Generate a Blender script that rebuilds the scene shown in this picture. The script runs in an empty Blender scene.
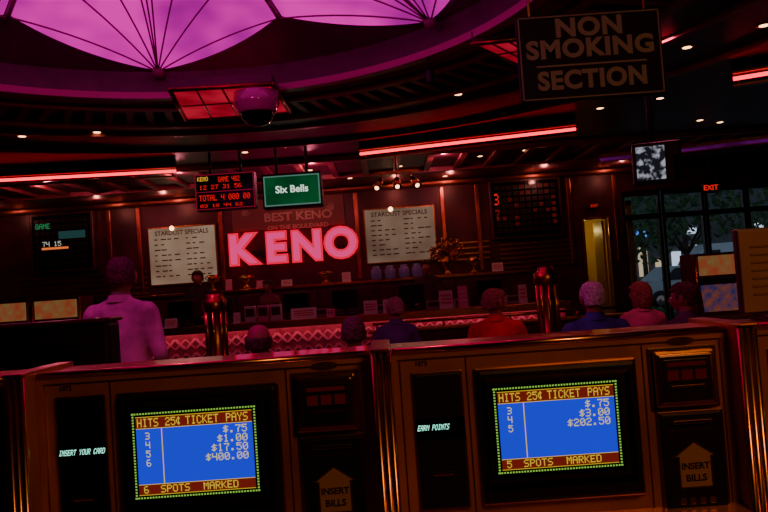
import bpy, bmesh, math, random
from mathutils import Vector, Matrix, Euler
random.seed(7)
scene = bpy.context.scene
F = 746.0
CAMZ = 1.5
# ---------------------------------------------------------------- camera
cam_d = bpy.data.cameras.new("camera"); cam = bpy.data.objects.new("camera", cam_d)
scene.collection.objects.link(cam); scene.camera = cam
cam_d.lens = F/768*36; cam_d.sensor_width = 36; cam_d.clip_start = 0.05
R = Matrix.Rotation(math.radians(92.2), 3, 'X') @ Matrix.Rotation(math.radians(-4.0), 3, 'Z')
cam.matrix_world = Matrix.Translation((0, 0, CAMZ)) @ R.to_4x4()

def ray(u, v): return R @ Vector(((u-384)/F, (256-v)/F, -1))
def at(u, v, y):
    d = ray(u, v); return Vector((0, 0, CAMZ)) + d*(y/d.y)
def atz(u, v, z):
    d = ray(u, v); return Vector((0, 0, CAMZ)) + d*((z-CAMZ)/d.z)

# ---------------------------------------------------------------- materials
MATS = {}
def mat(name, col, rough=0.5, metal=0.0, emit=None, es=0.0, noise=0.0, scale=6.0, bump=0.0, coat=0.0):
    if name in MATS: return MATS[name]
    m = bpy.data.materials.new(name); m.use_nodes = True
    nt = m.node_tree; b = nt.nodes["Principled BSDF"]
    b.inputs["Base Color"].default_value = (*col, 1)
    b.inputs["Roughness"].default_value = rough
    b.inputs["Metallic"].default_value = metal
    b.inputs["Coat Weight"].default_value = coat
    if emit:
        b.inputs["Emission Color"].default_value = (*emit, 1)
        b.inputs["Emission Strength"].default_value = es
    if noise > 0 or bump > 0:
        tc = nt.nodes.new("ShaderNodeTexCoord"); n = nt.nodes.new("ShaderNodeTexNoise")
        n.inputs["Scale"].default_value = scale; n.inputs["Detail"].default_value = 4
        nt.links.new(tc.outputs["Object"], n.inputs["Vector"])
        if noise > 0:
            r = nt.nodes.new("ShaderNodeValToRGB")
            r.color_ramp.elements[0].position = .3; r.color_ramp.elements[1].position = .7
            r.color_ramp.elements[0].color = (*[c*(1-noise) for c in col], 1)
            r.color_ramp.elements[1].color = (*[min(1, c*(1+noise)) for c in col], 1)
            nt.links.new(n.outputs["Fac"], r.inputs["Fac"]); nt.links.new(r.outputs["Color"], b.inputs["Base Color"])
        if bump > 0:
            bp = nt.nodes.new("ShaderNodeBump"); bp.inputs["Strength"].default_value = bump
            bp.inputs["Distance"].default_value = .02
            nt.links.new(n.outputs["Fac"], bp.inputs["Height"]); nt.links.new(bp.outputs["Normal"], b.inputs["Normal"])
    MATS[name] = m; return m

def emis(name, col, s=1.0, col2=None, scale=1.5):
    if name in MATS: return MATS[name]
    m = bpy.data.materials.new(name); m.use_nodes = True
    nt = m.node_tree; nt.nodes.remove(nt.nodes["Principled BSDF"])
    e = nt.nodes.new("ShaderNodeEmission"); e.inputs["Color"].default_value = (*col, 1); e.inputs["Strength"].default_value = s
    nt.links.new(e.outputs[0], nt.nodes["Material Output"].inputs["Surface"])
    if col2:
        tc = nt.nodes.new("ShaderNodeTexCoord"); n = nt.nodes.new("ShaderNodeTexNoise"); n.inputs["Scale"].default_value = scale
        r = nt.nodes.new("ShaderNodeValToRGB"); r.color_ramp.elements[0].position = .35; r.color_ramp.elements[1].position = .65
        r.color_ramp.elements[0].color = (*col, 1); r.color_ramp.elements[1].color = (*col2, 1)
        nt.links.new(tc.outputs["Object"], n.inputs["Vector"]); nt.links.new(n.outputs["Fac"], r.inputs["Fac"])
        nt.links.new(r.outputs["Color"], e.inputs["Color"])
    MATS[name] = m; return m

wood = mat("mahogany_gold_laminate", (.52, .17, .03), .33, 0.4, noise=.35, scale=4, coat=.5)
wood2 = mat("dark_mahogany", (.06, .02, .012), .3, noise=.4, scale=4)
brass = mat("brass", (.65, .32, .08), .24, 1.0, noise=.2, scale=20)
brassd = mat("aged_brass", (.38, .15, .04), .3, 1.0, noise=.3, scale=15)
black = mat("black_plastic", (.003, .0025, .0025), .5, noise=.2, scale=30)
blackg = mat("black_glass", (.002, .002, .003), .15)
chrome = mat("chrome", (.6, .42, .34), .2, 1.0)
darkceil = mat("ceiling_bronze_lacquer", (.055, .012, .018), .40, 0.1, noise=.5, scale=3, bump=.3)
grille = mat("ceiling_slat_bronze", (.30, .06, .07), .4, .2, noise=.2)
plaster = mat("dome_plaster", (.12, .02, .07), .5, noise=.2)
wallm = mat("wall_dark_burgundy", (.085, .02, .024), .35, .2, noise=.5, scale=2, bump=.15)
copper = mat("copper_panel", (.45, .14, .09), .28, 1.0, noise=.4, scale=3, bump=.3)
cream = mat("cream_lettering", (.32, .36, .20), .7)

# ---------------------------------------------------------------- builder
class B:
    def __init__(s, name): s.name = name; s.bm = bmesh.new(); s.mats = []
    def mi(s, m):
        if m not in s.mats: s.mats.append(m)
        return s.mats.index(m)
    def _tag(s, n0, m):
        s.bm.faces.ensure_lookup_table(); i = s.mi(m)
        for f in s.bm.faces[n0:]: f.material_index = i
    def box(s, c, d, m, bev=0.0, rot=None):
        t = bmesh.new(); bmesh.ops.create_cube(t, size=1)
        bmesh.ops.scale(t, vec=d, verts=t.verts)
        if bev > 0: bmesh.ops.bevel(t, geom=list(t.edges), offset=min(bev, min(d)*.45), segments=2, affect='EDGES', profile=.6)
        if rot is not None: bmesh.ops.transform(t, matrix=rot.to_4x4(), verts=t.verts)
        bmesh.ops.translate(t, vec=c, verts=t.verts); s.add(t, m)
    def bb(s, x0, x1, y0, y1, z0, z1, m, bev=0.0):
        s.box(((x0+x1)/2, (y0+y1)/2, (z0+z1)/2), (abs(x1-x0), abs(y1-y0), abs(z1-z0)), m, bev)
    def add(s, t, m, smooth=False):
        me = bpy.data.meshes.new("t"); t.to_mesh(me); t.free(); s.addme(me, m, smooth)
    def addme(s, me, m, smooth=False, M=None):
        if M is not None: me.transform(M)
        n0 = len(s.bm.faces); s.bm.from_mesh(me); bpy.data.meshes.remove(me)
        s._tag(n0, m)
        if smooth:
            for f in s.bm.faces[n0:]: f.smooth = True
    def cyl(s, a, b, r, m, r2=None, seg=16, smooth=True):
        a = Vector(a); b = Vector(b); d = b-a
        t = bmesh.new(); bmesh.ops.create_cone(t, cap_ends=True, segments=seg, radius1=r, radius2=r if r2 is None else r2, depth=d.length)
        q = Vector((0, 0, 1)).rotation_difference(d.normalized())
        bmesh.ops.transform(t, matrix=Matrix.Translation((a+b)/2) @ q.to_matrix().to_4x4(), verts=t.verts)
        s.add(t, m, smooth)
    def sph(s, c, r, m, sc=(1, 1, 1), seg=16, cut=None):
        t = bmesh.new(); bmesh.ops.create_uvsphere(t, u_segments=seg, v_segments=max(6, seg*2//3), radius=r)
        if cut: bmesh.ops.delete(t, geom=[v for v in t.verts if cut(v.co)], context='VERTS')
        bmesh.ops.scale(t, vec=sc, verts=t.verts); bmesh.ops.translate(t, vec=c, verts=t.verts); s.add(t, m, True)
    def lathe(s, c, prof, m, seg=24):
        t = bmesh.new(); rings = []
        for r, z in prof:
            rings.append([t.verts.new((c[0]+r*math.cos(2*math.pi*i/seg), c[1]+r*math.sin(2*math.pi*i/seg), c[2]+z)) for i in range(seg)])
        for a, b in zip(rings, rings[1:]):
            for i in range(seg): t.faces.new((a[i], a[(i+1) % seg], b[(i+1) % seg], b[i]))
        t.faces.new(rings[0][::-1]); t.faces.new(rings[-1]); s.add(t, m, True)
    def poly(s, pts, m):
        n0 = len(s.bm.faces); s.bm.faces.new([s.bm.verts.new(p) for p in pts]); s._tag(n0, m)
    def text(s, st, c, size, m, ext=.004, off=0.0, align='CENTER', shear=0, space=1.0, M=None, sx=1.0):
        cu = bpy.data.curves.new("t", 'FONT'); cu.body = st; cu.size = size; cu.extrude = ext; cu.offset = off
        cu.align_x = align; cu.align_y = 'CENTER'; cu.shear = shear; cu.space_character = space
        cu.resolution_u = 4
        o = bpy.data.objects.new("t", cu); scene.collection.objects.link(o)
        dg = bpy.context.evaluated_depsgraph_get(); me = bpy.data.meshes.new_from_object(o.evaluated_get(dg))
        bpy.data.objects.remove(o); bpy.data.curves.remove(cu)
        me.transform(Matrix.Diagonal((sx, 1, 1, 1)))
        me.materials.clear()
        s.addme(me, m, M=(M if M is not None else Matrix.Translation(c) @ Matrix.Rotation(math.pi/2, 4, 'X')))
    def done(s, org=None, parent=None, M=None):
        me = bpy.data.meshes.new(s.name)
        if M is not None: bmesh.ops.transform(s.bm, matrix=M, verts=s.bm.verts)
        if org is None:
            xs = [v.co for v in s.bm.verts]
            org = Vector(((min(v.x for v in xs)+max(v.x for v in xs))/2, (min(v.y for v in xs)+max(v.y for v in xs))/2, min(v.z for v in xs)))
        org = Vector(org)
        bmesh.ops.translate(s.bm, vec=-org, verts=s.bm.verts)
        bmesh.ops.recalc_face_normals(s.bm, faces=[f for f in s.bm.faces])
        s.bm.to_mesh(me); s.bm.free()
        for m in s.mats: me.materials.append(m)
        o = bpy.data.objects.new(s.name, me); scene.collection.objects.link(o); o.location = org
        if parent: o.parent = parent
        return o

# ---------------------------------------------------------------- pixel font
G = dict(A="0E11111F111111", B="1E11111E11111E", C="0E11101010110E", D="1E11111111111E", E="1F10101E10101F", F="1F10101E101010",
 G="0E11101711110F", H="1111111F111111", I="0E04040404040E", K="11121418141211", L="1010101010101F", M="111B1515111111", N="11191513111111",
 O="0E11111111110E", P="1E11111E101010", R="1E11111E141211", S="0F10100E01011E", T="1F040404040404", U="1111111111110E", V="11111111110A04", W="1111111515150A",
 Y="11110A04040404")
G.update({"0": "0E11131519110E", "1": "040C040404040E", "2": "0E11010608101F", "3": "1E01010E01011E", "4": "1111111F010101", "5": "1F101E0101110E",
 "6": "0E10101E11110E", "7": "1F010204040404", "8": "0E11110E11110E", "9": "0E11110F01010E", "$": "040F140E051E04", ".": "00000000000C0C", "c": "040E1414140E04"})
def pix(b, s, x, z, y, cw, ch, m, slant=0.0, right=False):
    """x,z = top-left; cw,ch = cell unit sizes"""
    if right: x -= len(s)*6*cw
    n0 = len(b.bm.faces)
    for i, c in enumerate(s):
        if c not in G: continue
        rows = [int(G[c][k:k+2], 16) for k in range(0, 14, 2)]
        for r, bits in enumerate(rows):
            k = 0
            while k < 5:
                if bits >> (4-k) & 1:
                    e = k
                    while e < 5 and bits >> (4-e) & 1: e += 1
                    xa = x+(i*6+k)*cw + slant*(7-r)*ch; xb = x+(i*6+e)*cw+slant*(7-r)*ch
                    za = z-r*ch; zb = za-ch
                    b.bm.faces.new([b.bm.verts.new(p) for p in ((xa, y, zb), (xb, y, zb), (xb, y, za), (xa, y, za))])
                    k = e
                else: k += 1
    b._tag(n0, m)

# ---------------------------------------------------------------- room shell
CZ = 3.4; YB = 14.2; XL = -9; XR = 10; YF = -3.5
DC = Vector((-1.4, 4.2)); DR = 2.7
b = B("floor")
cm = bpy.data.materials.new("casino_carpet"); cm.use_nodes = True
nt = cm.node_tree; bs = nt.nodes["Principled BSDF"]; bs.inputs["Roughness"].default_value = .9
tc = nt.nodes.new("ShaderNodeTexCoord"); vo = nt.nodes.new("ShaderNodeTexVoronoi"); vo.inputs["Scale"].default_value = 2.5
rp = nt.nodes.new("ShaderNodeValToRGB"); rp.color_ramp.elements[0].color = (.12, .015, .03, 1); rp.color_ramp.elements[1].color = (.04, .01, .05, 1)
nt.links.new(tc.outputs["Object"], vo.inputs["Vector"]); nt.links.new(vo.outputs["Distance"], rp.inputs["Fac"]); nt.links.new(rp.outputs["Color"], bs.inputs["Base Color"])
b.bb(XL, XR, YF, YB, -.1, 0, cm); b.done()

b = B("ceiling")
t = bmesh.new()
outer = [t.verts.new(p) for p in ((XL, YF, CZ), (XR, YF, CZ), (XR, YB, CZ), (XL, YB, CZ))]
NS = 96
inn = [t.verts.new((DC.x+DR*math.cos(2*math.pi*i/NS), DC.y+DR*math.sin(2*math.pi*i/NS), CZ)) for i in range(NS)]
for i in range(4): t.edges.new((outer[i], outer[(i+1) % 4]))
for i in range(NS): t.edges.new((inn[i], inn[(i+1) % NS]))
bmesh.ops.triangle_fill(t, use_beauty=True, use_dissolve=False, edges=t.edges)
b.add(t, darkceil)
b.done()

def ringbox(b, r0, r1, z0, z1, m, seg=96):
    t = bmesh.new(); L = []
    for i in range(seg):
        a = 2*math.pi*i/seg; c, s_ = math.cos(a), math.sin(a)
        L.append([t.verts.new((DC.x+r*c, DC.y+r*s_, z)) for r, z in ((r0, z0), (r1, z0), (r1, z1), (r0, z1))])
    for i in range(seg):
        A = L[i]; Bq = L[(i+1) % seg]
        for k in range(4): t.faces.new((A[k], A[(k+1) % 4], Bq[(k+1) % 4], Bq[k]))
    b.add(t, m, False)

pinktrim = mat("pink_lit_trim", (.55, .06, .25), .3)  # pink light from the dome put into the trim's base colour
b = B("trim_ceiling_rings")
ringbox(b, DR-.05, DR+.05, CZ-.05, CZ+.01, pinktrim)
ringbox(b, DR+.05, DR+.26, CZ-.03, CZ-.001, grille)
ringbox(b, 3.02, 3.09, CZ-.07, CZ-.001, grille)
ringbox(b, 3.68, 3.78, CZ-.09, CZ-.001, grille)
ringbox(b, 4.35, 4.42, CZ-.04, CZ-.001, grille)
ringbox(b, 5.3, 5.38, CZ-.05, CZ-.001, grille)
for i in range(110):
    a = 2*math.pi*i/110
    if math.sin(a) < -.35: continue
    r = 3.385; M = Matrix.Rotation(a, 3, 'Z')
    b.box((DC.x+r*math.cos(a), DC.y+r*math.sin(a), CZ-.03), (.58, .07, .05), grille, rot=M)
b.done()
b = B("trim_ceiling_slats")
for k in range(34):
    x = -8.2+k*.5
    p = Vector((x, 11.6, CZ-.03)); b.box(p, (.09, 1.6, .05), grille)
b.bb(-8.5, 9.0, 10.72, 10.8, CZ-.07, CZ-.001, grille); b.bb(-8.5, 9.0, 12.4, 12.48, CZ-.07, CZ-.001, grille)
b.done()

def domez(r): return 3.6 + .7*(1-(r/2.6)**2)
b = B("dome_skylight")
ringbox(b, DR-.02, DR+.02, CZ, 3.66, plaster)
t = bmesh.new(); L = []
for k in range(12):
    r = .02+(DR-.02)*k/11
    L.append([t.verts.new((DC.x+r*math.cos(2*math.pi*i/72), DC.y+r*math.sin(2*math.pi*i/72), domez(r)+.05)) for i in range(72)])
for A, C in zip(L, L[1:]):
    for i in range(72): t.faces.new((A[i], A[(i+1) % 72], C[(i+1) % 72], C[i]))
b.add(t, plaster, True)
petal = emis("magenta_glass_panel", (.40, .0, .30), .95, (1.0, .0, .54), 1.5)
ribm = mat("dome_rib", (.30, .02, .16), .4)
H0 = 102
def dpt(ang, r, dz=0): return Vector((DC.x+r*math.cos(ang), DC.y+r*math.sin(ang), domez(r)+dz))
for p in range(6):
    h = math.radians(H0+60*p); t = bmesh.new(); g = []
    for i in range(25):
        s_ = -1+2*i/24; ro = 2.55-.42*abs(s_)**1.3; row = []
        for k in range(12):
            r = ro+(.3-ro)*k/11
            row.append(t.verts.new(dpt(h+s_*math.radians(29.3), r, -.01-.03*(1-abs(s_)))))
        g.append(row)
    for i in range(24):
        for k in range(11): t.faces.new((g[i][k], g[i+1][k], g[i+1][k+1], g[i][k+1]))
    b.add(t, petal, True)
    hub = dpt(h, 2.56, -.05)
    b.sph(hub, .055, ribm)
    for s_, rt in ((-1, 2.1), (-1, 1.5), (-1, .9), (-.55, .4), (0, .3), (.55, .4), (1, .9), (1, 1.5), (1, 2.1)):
        e = dpt(h+s_*math.radians(29.5), rt); prev = hub
        for q in range(1, 9):
            w = q/8; x = hub.lerp(e, w); rr = math.hypot(x.x-DC.x, x.y-DC.y); x.z = domez(rr)-.05
            b.cyl(prev, x, .007, ribm, seg=6); prev = x
    prev = None
    for q in range(9):
        x = dpt(h+math.radians(30), 2.15+(.3-2.15)*q/8, -.03)
        if prev is not None: b.cyl(prev, x, .02, ribm, seg=6)
        prev = x
b.sph(dpt(0, 0.01, -.05), .3, ribm, sc=(1, 1, .3))
b.done()

# back wall pieces
DX0 = at(584, 250, YB).x; DX1 = at(612, 250, YB).x; DZ = 2.5
WX0 = at(626, 250, YB).x; WX1 = 9.3; WZ = 2.95
for x0, x1, z0 in ((XL, DX0, 0), (DX0, DX1, DZ), (DX1, WX0, 0), (WX0, WX1, WZ), (WX1, XR, 0)):
    b = B("wall_back"); b.bb(x0, x1, YB, YB+.2, z0, CZ, wallm); b.done()
b = B("wall_left"); b.bb(XL-.2, XL, YF, YB, 0, CZ, wallm); b.done()
b = B("wall_right"); b.bb(XR, XR+.2, YF, YB, 0, CZ, wallm); b.done()
b = B("wall_rear"); b.bb(XL, XR, YF-.2, YF, 0, CZ, wallm); b.done()
b = B("baseboard_back"); b.bb(XL, DX0-.1, YB-.03, YB, 0, .15, wood2); b.done()

yel = mat("corridor_plaster", (.7, .5, .17), .7)
b = B("wall_corridor")
b.bb(DX0-.5, DX1+.4, YB+1.8, YB+1.9, 0, 2.8, yel)
b.bb(DX0-.6, DX0-.5, YB+.2, YB+1.9, 0, 2.8, yel)
b.bb(DX1+.4, DX1+.5, YB+.2, YB+1.9, 0, 2.8, yel)
b.bb(DX0-.6, DX1+.5, YB+.2, YB+1.9, 2.7, 2.8, yel)
b.bb(DX0-.6, DX1+.5, YB+.2, YB+1.9, -.1, 0, wood2)
b.done()
b = B("door_1")
for x in (DX0+.02, DX1-.02): b.bb(x-.019, x+.019, YB-.03, YB+.2, 0, DZ-.04, brassd, .005)
b.bb(DX0+.001, DX1-.001, YB-.03, YB+.2, DZ-.04, DZ-.001, brassd, .005)
b.box((DX1-.07, YB+.52, 1.23), (.045, .6, 2.42), mat("door_leaf", (.3, .2, .05), .5), .005)
b.sph((DX1-.11, YB+.75, 1.05), .035, brass)
b.done()

glass = bpy.data.materials.new("window_glass"); glass.use_nodes = True
nt = glass.node_tree; nt.nodes.remove(nt.nodes["Principled BSDF"])
mx = nt.nodes.new("ShaderNodeMixShader"); tr = nt.nodes.new("ShaderNodeBsdfTransparent"); gl = nt.nodes.new("ShaderNodeBsdfGlossy")
tr.inputs[0].default_value = (.75, .8, .85, 1); gl.inputs["Roughness"].default_value = .02; mx.inputs[0].default_value = .08
nt.links.new(tr.outputs[0], mx.inputs[1]); nt.links.new(gl.outputs[0], mx.inputs[2]); nt.links.new(mx.outputs[0], nt.nodes["Material Output"].inputs["Surface"])
fr = mat("bronze_frame", (.05, .025, .015), .3, .7)
xs = [WX0, at(666, 250, YB).x, at(710, 250, YB).x, at(752, 250, YB).x, 8.3, WX1]
TZ = 2.45
for i in range(5):
    isdoor = i in (1, 2)
    b = B("door_%d" % (i+1) if isdoor else "window_%d" % (1 if i == 0 else i-1))
    x0, x1 = xs[i]+.01, xs[i+1]-.01; w = .05; wz = WZ-.002
    for x in (x0+w/2, x1-w/2): b.bb(x-w/2, x+w/2, YB+.05, YB+.14, 0, wz, fr)
    for z in (.05, TZ, wz-.05): b.bb(x0, x1, YB+.05, YB+.14, z-.05, z+.05, fr)
    b.bb(x0+w, x1-w, YB+.09, YB+.1, .1, TZ-.05, glass); b.bb(x0+w, x1-w, YB+.09, YB+.1, TZ+.05, WZ-.1, glass)
    if isdoor:
        b.bb(x0+w, x1-w, YB+.05, YB+.14, .1, .35, fr)
        hx = x1-w-.06 if i == 1 else x0+w+.06
        b.cyl((hx, YB+.0, .85), (hx, YB+.0, 1.35), .015, brass); b.cyl((hx, YB, .9), (hx, YB+.08, .9), .01, brass); b.cyl((hx, YB, 1.3), (hx, YB+.08, 1.3), .01, brass)
    b.done()

# outdoors
b = B("ground_outside"); b.bb(-4, 30, YB+.25, 50, -.12, -.02, mat("asphalt", (.16, .16, .17), .5, noise=.3, scale=2)); b.done()
def tree(x, y, h, s, n=800):
    b = B("street_tree"); bark = mat("bark", (.10, .06, .04), .9, noise=.3); leaf = mat("foliage", (.06, .13, .04), .8, noise=.6, scale=5)
    b.cyl((x, y, -.02), (x, y, h*.6), .13, bark, .08)
    for k in range(5):
        a = k*1.26; b.cyl((x, y, h*.45), (x+.6*s*math.cos(a), y+.6*s*math.sin(a), h*.75), .05, bark, .02)
    t = bmesh.new()
    for k in range(n):
        v = Vector((random.gauss(0, 1), random.gauss(0, 1), random.gauss(0, 1))).normalized()*random.uniform(.4, 1)*s
        c = Vector((x, y, h*.82))+Vector((v.x*1.1, v.y*1.1, v.z*.8)); q = random.uniform(.07, .15)
        Rr = Euler((random.random()*6, random.random()*6, 0)).to_matrix()
        t.faces.new([t.verts.new(c+Rr @ Vector(p)) for p in ((-q, 0, 0), (0, -q*.5, 0), (q, 0, 0), (0, q*.5, 0))])
    b.add(t, leaf); b.done()
tree(6.4, 20.4, 3.0, 1.5, 420); tree(8.9, 22, 3.9, 1.6, 520); tree(10.4, 20.0, 3.3, 1.3, 420); tree(11.5, 33, 5, 2.2); tree(6.2, 34, 5, 2.4)
b = B("hedge")
hm = mat("hedge_leaves", (.05, .11, .04), .8, noise=.6, scale=9, bump=1)
b.bb(5, 14, 17.6, 18.1, -.02, .4, hm, .1)
for k in range(400):
    c = Vector((random.uniform(5, 14), random.uniform(17.55, 18.1), random.uniform(.25, .5))); b.box(c, (.12, .12, .08), hm, rot=Euler((random.random(), random.random(), random.random())).to_matrix())
b.done()
hl = emis("car_headlamp", (1, .95, .85), 6); tl = emis("car_tail_lamp", (1, .03, .02), 2)
def car(x, y, col, name, van=False):
    b = B("delivery_van" if van else "parked_car"); pm = mat(name, col, .3, coat=1)
    prof = [(-2.2, .35), (-2.2, .85), (-1.5, .98), (-.9, 1.45), (.8, 1.48), (1.5, 1.0), (2.15, .85), (2.2, .35)]
    if van: prof = [(-2.3, .35), (-2.3, 1.0), (-1.9, 1.2), (-1.4, 2.0), (-1.1, 2.2), (2.3, 2.2), (2.35, 2.1), (2.35, .35)]
    t = bmesh.new(); A = [t.verts.new((x+p, y-.85, q)) for p, q in prof]; C = [t.verts.new((x+p, y+.85, q)) for p, q in prof]
    t.faces.new(A); t.faces.new(C[::-1])
    for i in range(len(prof)): j = (i+1) % len(prof); t.faces.new((A[j], A[i], C[i], C[j]))
    b.add(t, pm)
    if van:
        b.poly([(x-1.75, y-.86, 1.25), (x-.7, y-.86, 1.25), (x-.7, y-.86, 1.95), (x-1.3, y-.86, 1.95)], blackg)
        b.bb(x-.5, x+2.1, y-.87, y-.85, 1.35, 1.55, mat("van_stripe_blue", (.05, .15, .6), .4))
    else:
        b.poly([(x-1.35, y-.86, .98), (x+1.3, y-.86, .98), (x+.75, y-.86, 1.4), (x-.85, y-.86, 1.38)], blackg)
        b.bb(x-.05, x+.02, y-.87, y-.85, .9, 1.42, pm)
    b.sph((x-2.18, y-.6, .7), .1, hl, seg=10); b.sph((x+2.18, y-.6, .7), .08, tl, seg=10)
    for dx in (-1.4, 1.4):
        for dy in (-.8, .8):
            b.cyl((x+dx, y+dy-.1, .32), (x+dx, y+dy+.1, .32), .34, black, seg=20); b.cyl((x+dx, y+dy-.11, .32), (x+dx, y+dy+.11, .32), .18, chrome, seg=12)
    b.done()
car(13.6, 29.5, (.75, .77, .8), "van_white", True); car(16.9, 25, (.15, .25, .5), "car_blue"); car(10.6, 26, (.7, .72, .75), "car_silver")
b = B("building_outside"); fm = mat("stucco", (.14, .13, .14), .8, noise=.2)
b.bb(0, 30, 38, 40, 0, 8.5, fm)
sh1 = emis("outdoor_glint_white", (.8, .9, 1), 1.6); sh2 = emis("outdoor_glint_warm", (1, .7, .4), 1.1); sh3 = emis("outdoor_glint_blue", (.1, .3, 1), 1.6)  # made-up glowing panels, put in for bright spots beyond the doors
for k in range(34):
    b.bb(1+k*.85, 1.45+k*.85, 37.9, 38, 1, random.uniform(1.8, 2.6), random.choice((sh1, sh2, blackg, sh1)))
    b.bb(1+k*.85, 1.5+k*.85, 37.9, 38, 3.0, 3.3, random.choice((sh3, sh1, blackg, fm)))
b.done()

# neon strips
neon = emis("red_neon", (1, .012, .035), 3.8)
def neon_strip(p0, p1):
    b = B("neon_strip_light"); d = (p1-p0).normalized(); n = Vector((-d.y, d.x, 0)); L = (p1-p0).length
    b.cyl(p0, p1, .02, neon, seg=10)
    ang = math.atan2(d.y, d.x); M = Matrix.Rotation(ang, 3, 'Z'); c = (p0+p1)/2
    zt = CZ-.002
    b.box(Vector((c.x, c.y, (zt+c.z+.05)/2)), (L, .05, zt-c.z-.05), darkceil, rot=M)
    b.box(c+Vector((0, 0, .045)), (L, .16, .02), brassd, rot=M)
    b.box(c-n*.0+Vector((0, 0, -.075)), (L, .10, .02), brassd, rot=M)
    k = int(L/.5)
    for i in range(k+1):
        q = p0.lerp(p1, (i+.1)/(k+.2)); b.box(q+n*.03+Vector((0, 0, -.015)), (.015, .02, .13), black, rot=M)
    b.done()
neon_strip(atz(-60, 183.5, 3.24), atz(176, 171, 3.24)); neon_strip(atz(360, 154, 3.24), atz(576, 129, 3.24))
neon_strip(atz(733, 79, 3.26), atz(800, 68, 3.26))
b = B("ceiling_glow_strip"); pc = emis("purple_ceiling_glow", (.34, .0, .40), .26, (.12, .0, .1), 2)  # added glowing strip, stands in for purple light on the ceiling
p0 = atz(600, 160, 3.3); p1 = atz(775, 139, 3.3); d = (p1-p0).normalized(); n = Vector((-d.y, d.x, 0))
b.box((p0+p1)/2+Vector((0, 0, .03)), ((p1-p0).length, .5, .05), pc, rot=Matrix.Rotation(math.atan2(d.y, d.x), 3, 'Z'))
for s_ in (-1, 1): b.box((p0+p1)/2+n*s_*.27+Vector((0, 0, .04)), ((p1-p0).length, .04, .1), brassd, rot=Matrix.Rotation(math.atan2(d.y, d.x), 3, 'Z'))
b.done()

redp = emis("red_cove_panel", (.38, .004, .02), .5, (.9, .02, .06), 2)
def tray(px, hz=CZ-.10):
    b = B("ceiling_cove_panel"); pts = [atz(u, v, hz) for u, v in px]; b.poly(pts, redp)
    top = [Vector((p.x, p.y, CZ-.004)) for p in pts]
    for i in range(len(pts)):
        j = (i+1) % len(pts)
        a, c = pts[i], pts[j]; b.cyl(a, c, .022, brassd, seg=8); b.poly([a, c, top[j], top[i]], wood2)
    a = (pts[0]+pts[3])/2; c = (pts[1]+pts[2])/2; b.cyl(a, c, .012, grille, seg=6)
    for k in range(1, 4):
        a = pts[0].lerp(pts[1], k/4); c = pts[3].lerp(pts[2], k/4); b.cyl(a, c, .01, grille, seg=6)
    b.done()
tray([(170, 90), (272, 84), (290, 112), (186, 120)])
tray([(472, 44), (542, 36), (562, 54), (516, 64)])

dl = emis("downlight_lens", (1, .50, .22), 6)
b = B("recessed_downlights")
for u, v in [(22, 136), (97, 132), (168, 128), (318, 114), (388, 104), (458, 94), (687, 47), (764, 25), (30, 170), (97, 166), (161, 162), (285, 147), (365, 146), (428, 138),
             (490, 131), (600, 108), (660, 98), (245, 152), (310, 170), (480, 156), (60, 150), (610, 160), (560, 162), (700, 120), (590, 178), (720, 122), (445, 176), (350, 178), (120, 186), (210, 182), (270, 176), (525, 150), (400, 166), (640, 172)]:
    p = atz(u, v, CZ)
    if p.y > YB-.3: continue
    b.cyl(p+Vector((0, 0, -.006)), p+Vector((0, 0, -.002)), .04, dl, seg=14); b.cyl(p+Vector((0, 0, -.005)), p+Vector((0, 0, -.001)), .065, brass, seg=18)
b.done()

b = B("security_camera_dome"); p = atz(256, 90, CZ-.10); mg = mat("tinted_dome", (.45, .06, .25), .15, coat=1)
b.lathe((p.x, p.y-.0, CZ-.13), [(.2, 0), (.2, -.1), (.17, -.17), (.165, -.18)], mg)
b.cyl((p.x, p.y, CZ-.14), (p.x, p.y, CZ-.005), .05, mg)
b.sph((p.x, p.y, CZ-.31), .15, blackg, sc=(1, 1, .8), cut=lambda v: v.z > .02)
b.done()
b = B("ceiling_speaker"); p = atz(428, 52, CZ)
b.cyl((p.x, p.y, CZ), (p.x, p.y, CZ-.15), .012, black); b.lathe((p.x, p.y, CZ-.27), [(.035, 0), (.04, .02), (.04, .1), (.02, .13)], black); b.done()
b = B("track_spotlights"); y = 10.2; c = at(397, 183, y)
b.bb(c.x-.3, c.x+.3, y-.02, y+.02, c.z+.14, c.z+.17, brassd); b.cyl((c.x, y, c.z+.16), (c.x, y, CZ), .012, brassd)
for dx, rr in ((-.22, -.3), (0, 0), (.2, .35)):
    b.cyl((c.x+dx, y, c.z+.15), (c.x+dx, y, c.z+.05), .01, brass); b.cyl((c.x+dx, y, c.z+.06), (c.x+dx+rr*.2, y-.1, c.z-.06), .035, brass, .06)
    b.sph((c.x+dx+rr*.2, y-.1, c.z-.06), .03, dl, seg=10)
b.done()

# ---------------------------------------------------------------- hanging sign
b = B("hanging_sign"); y = 3.6; c = at(590, 56, y); k = y/F; w, h = 146*k, 88*k
navy = mat("sign_board_black", (.006, .010, .012), .8)
b.box(c, (w, .03, h), navy, .006)
for z in (h/2-.012, -h/2+.012): b.box(c+Vector((0, -.017, z)), (w-.02, .004, .006), cream)
for x in (w/2-.012, -w/2+.012): b.box(c+Vector((x, -.017, 0)), (.006, .004, h-.02), cream)
for s_, z, sx in (("NON", .137, 1.1), ("SMOKING", .035, 1.08), ("SECTION", -.118, 1.0)):
    b.text(s_, c+Vector((0, -.017, z)), .122, cream, .002, off=.005, sx=sx, space=1.08)
b.box(c+Vector((0, -.017, -.042)), (w*.76, .004, .008), cream)
for x in (-w*.4, w*.4):
    z = c.z+h/2
    while z < CZ:
        b.box((c.x+x, c.y, z+.015), (.012, .004, .03), brassd, .002); z += .024
b.done()

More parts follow.
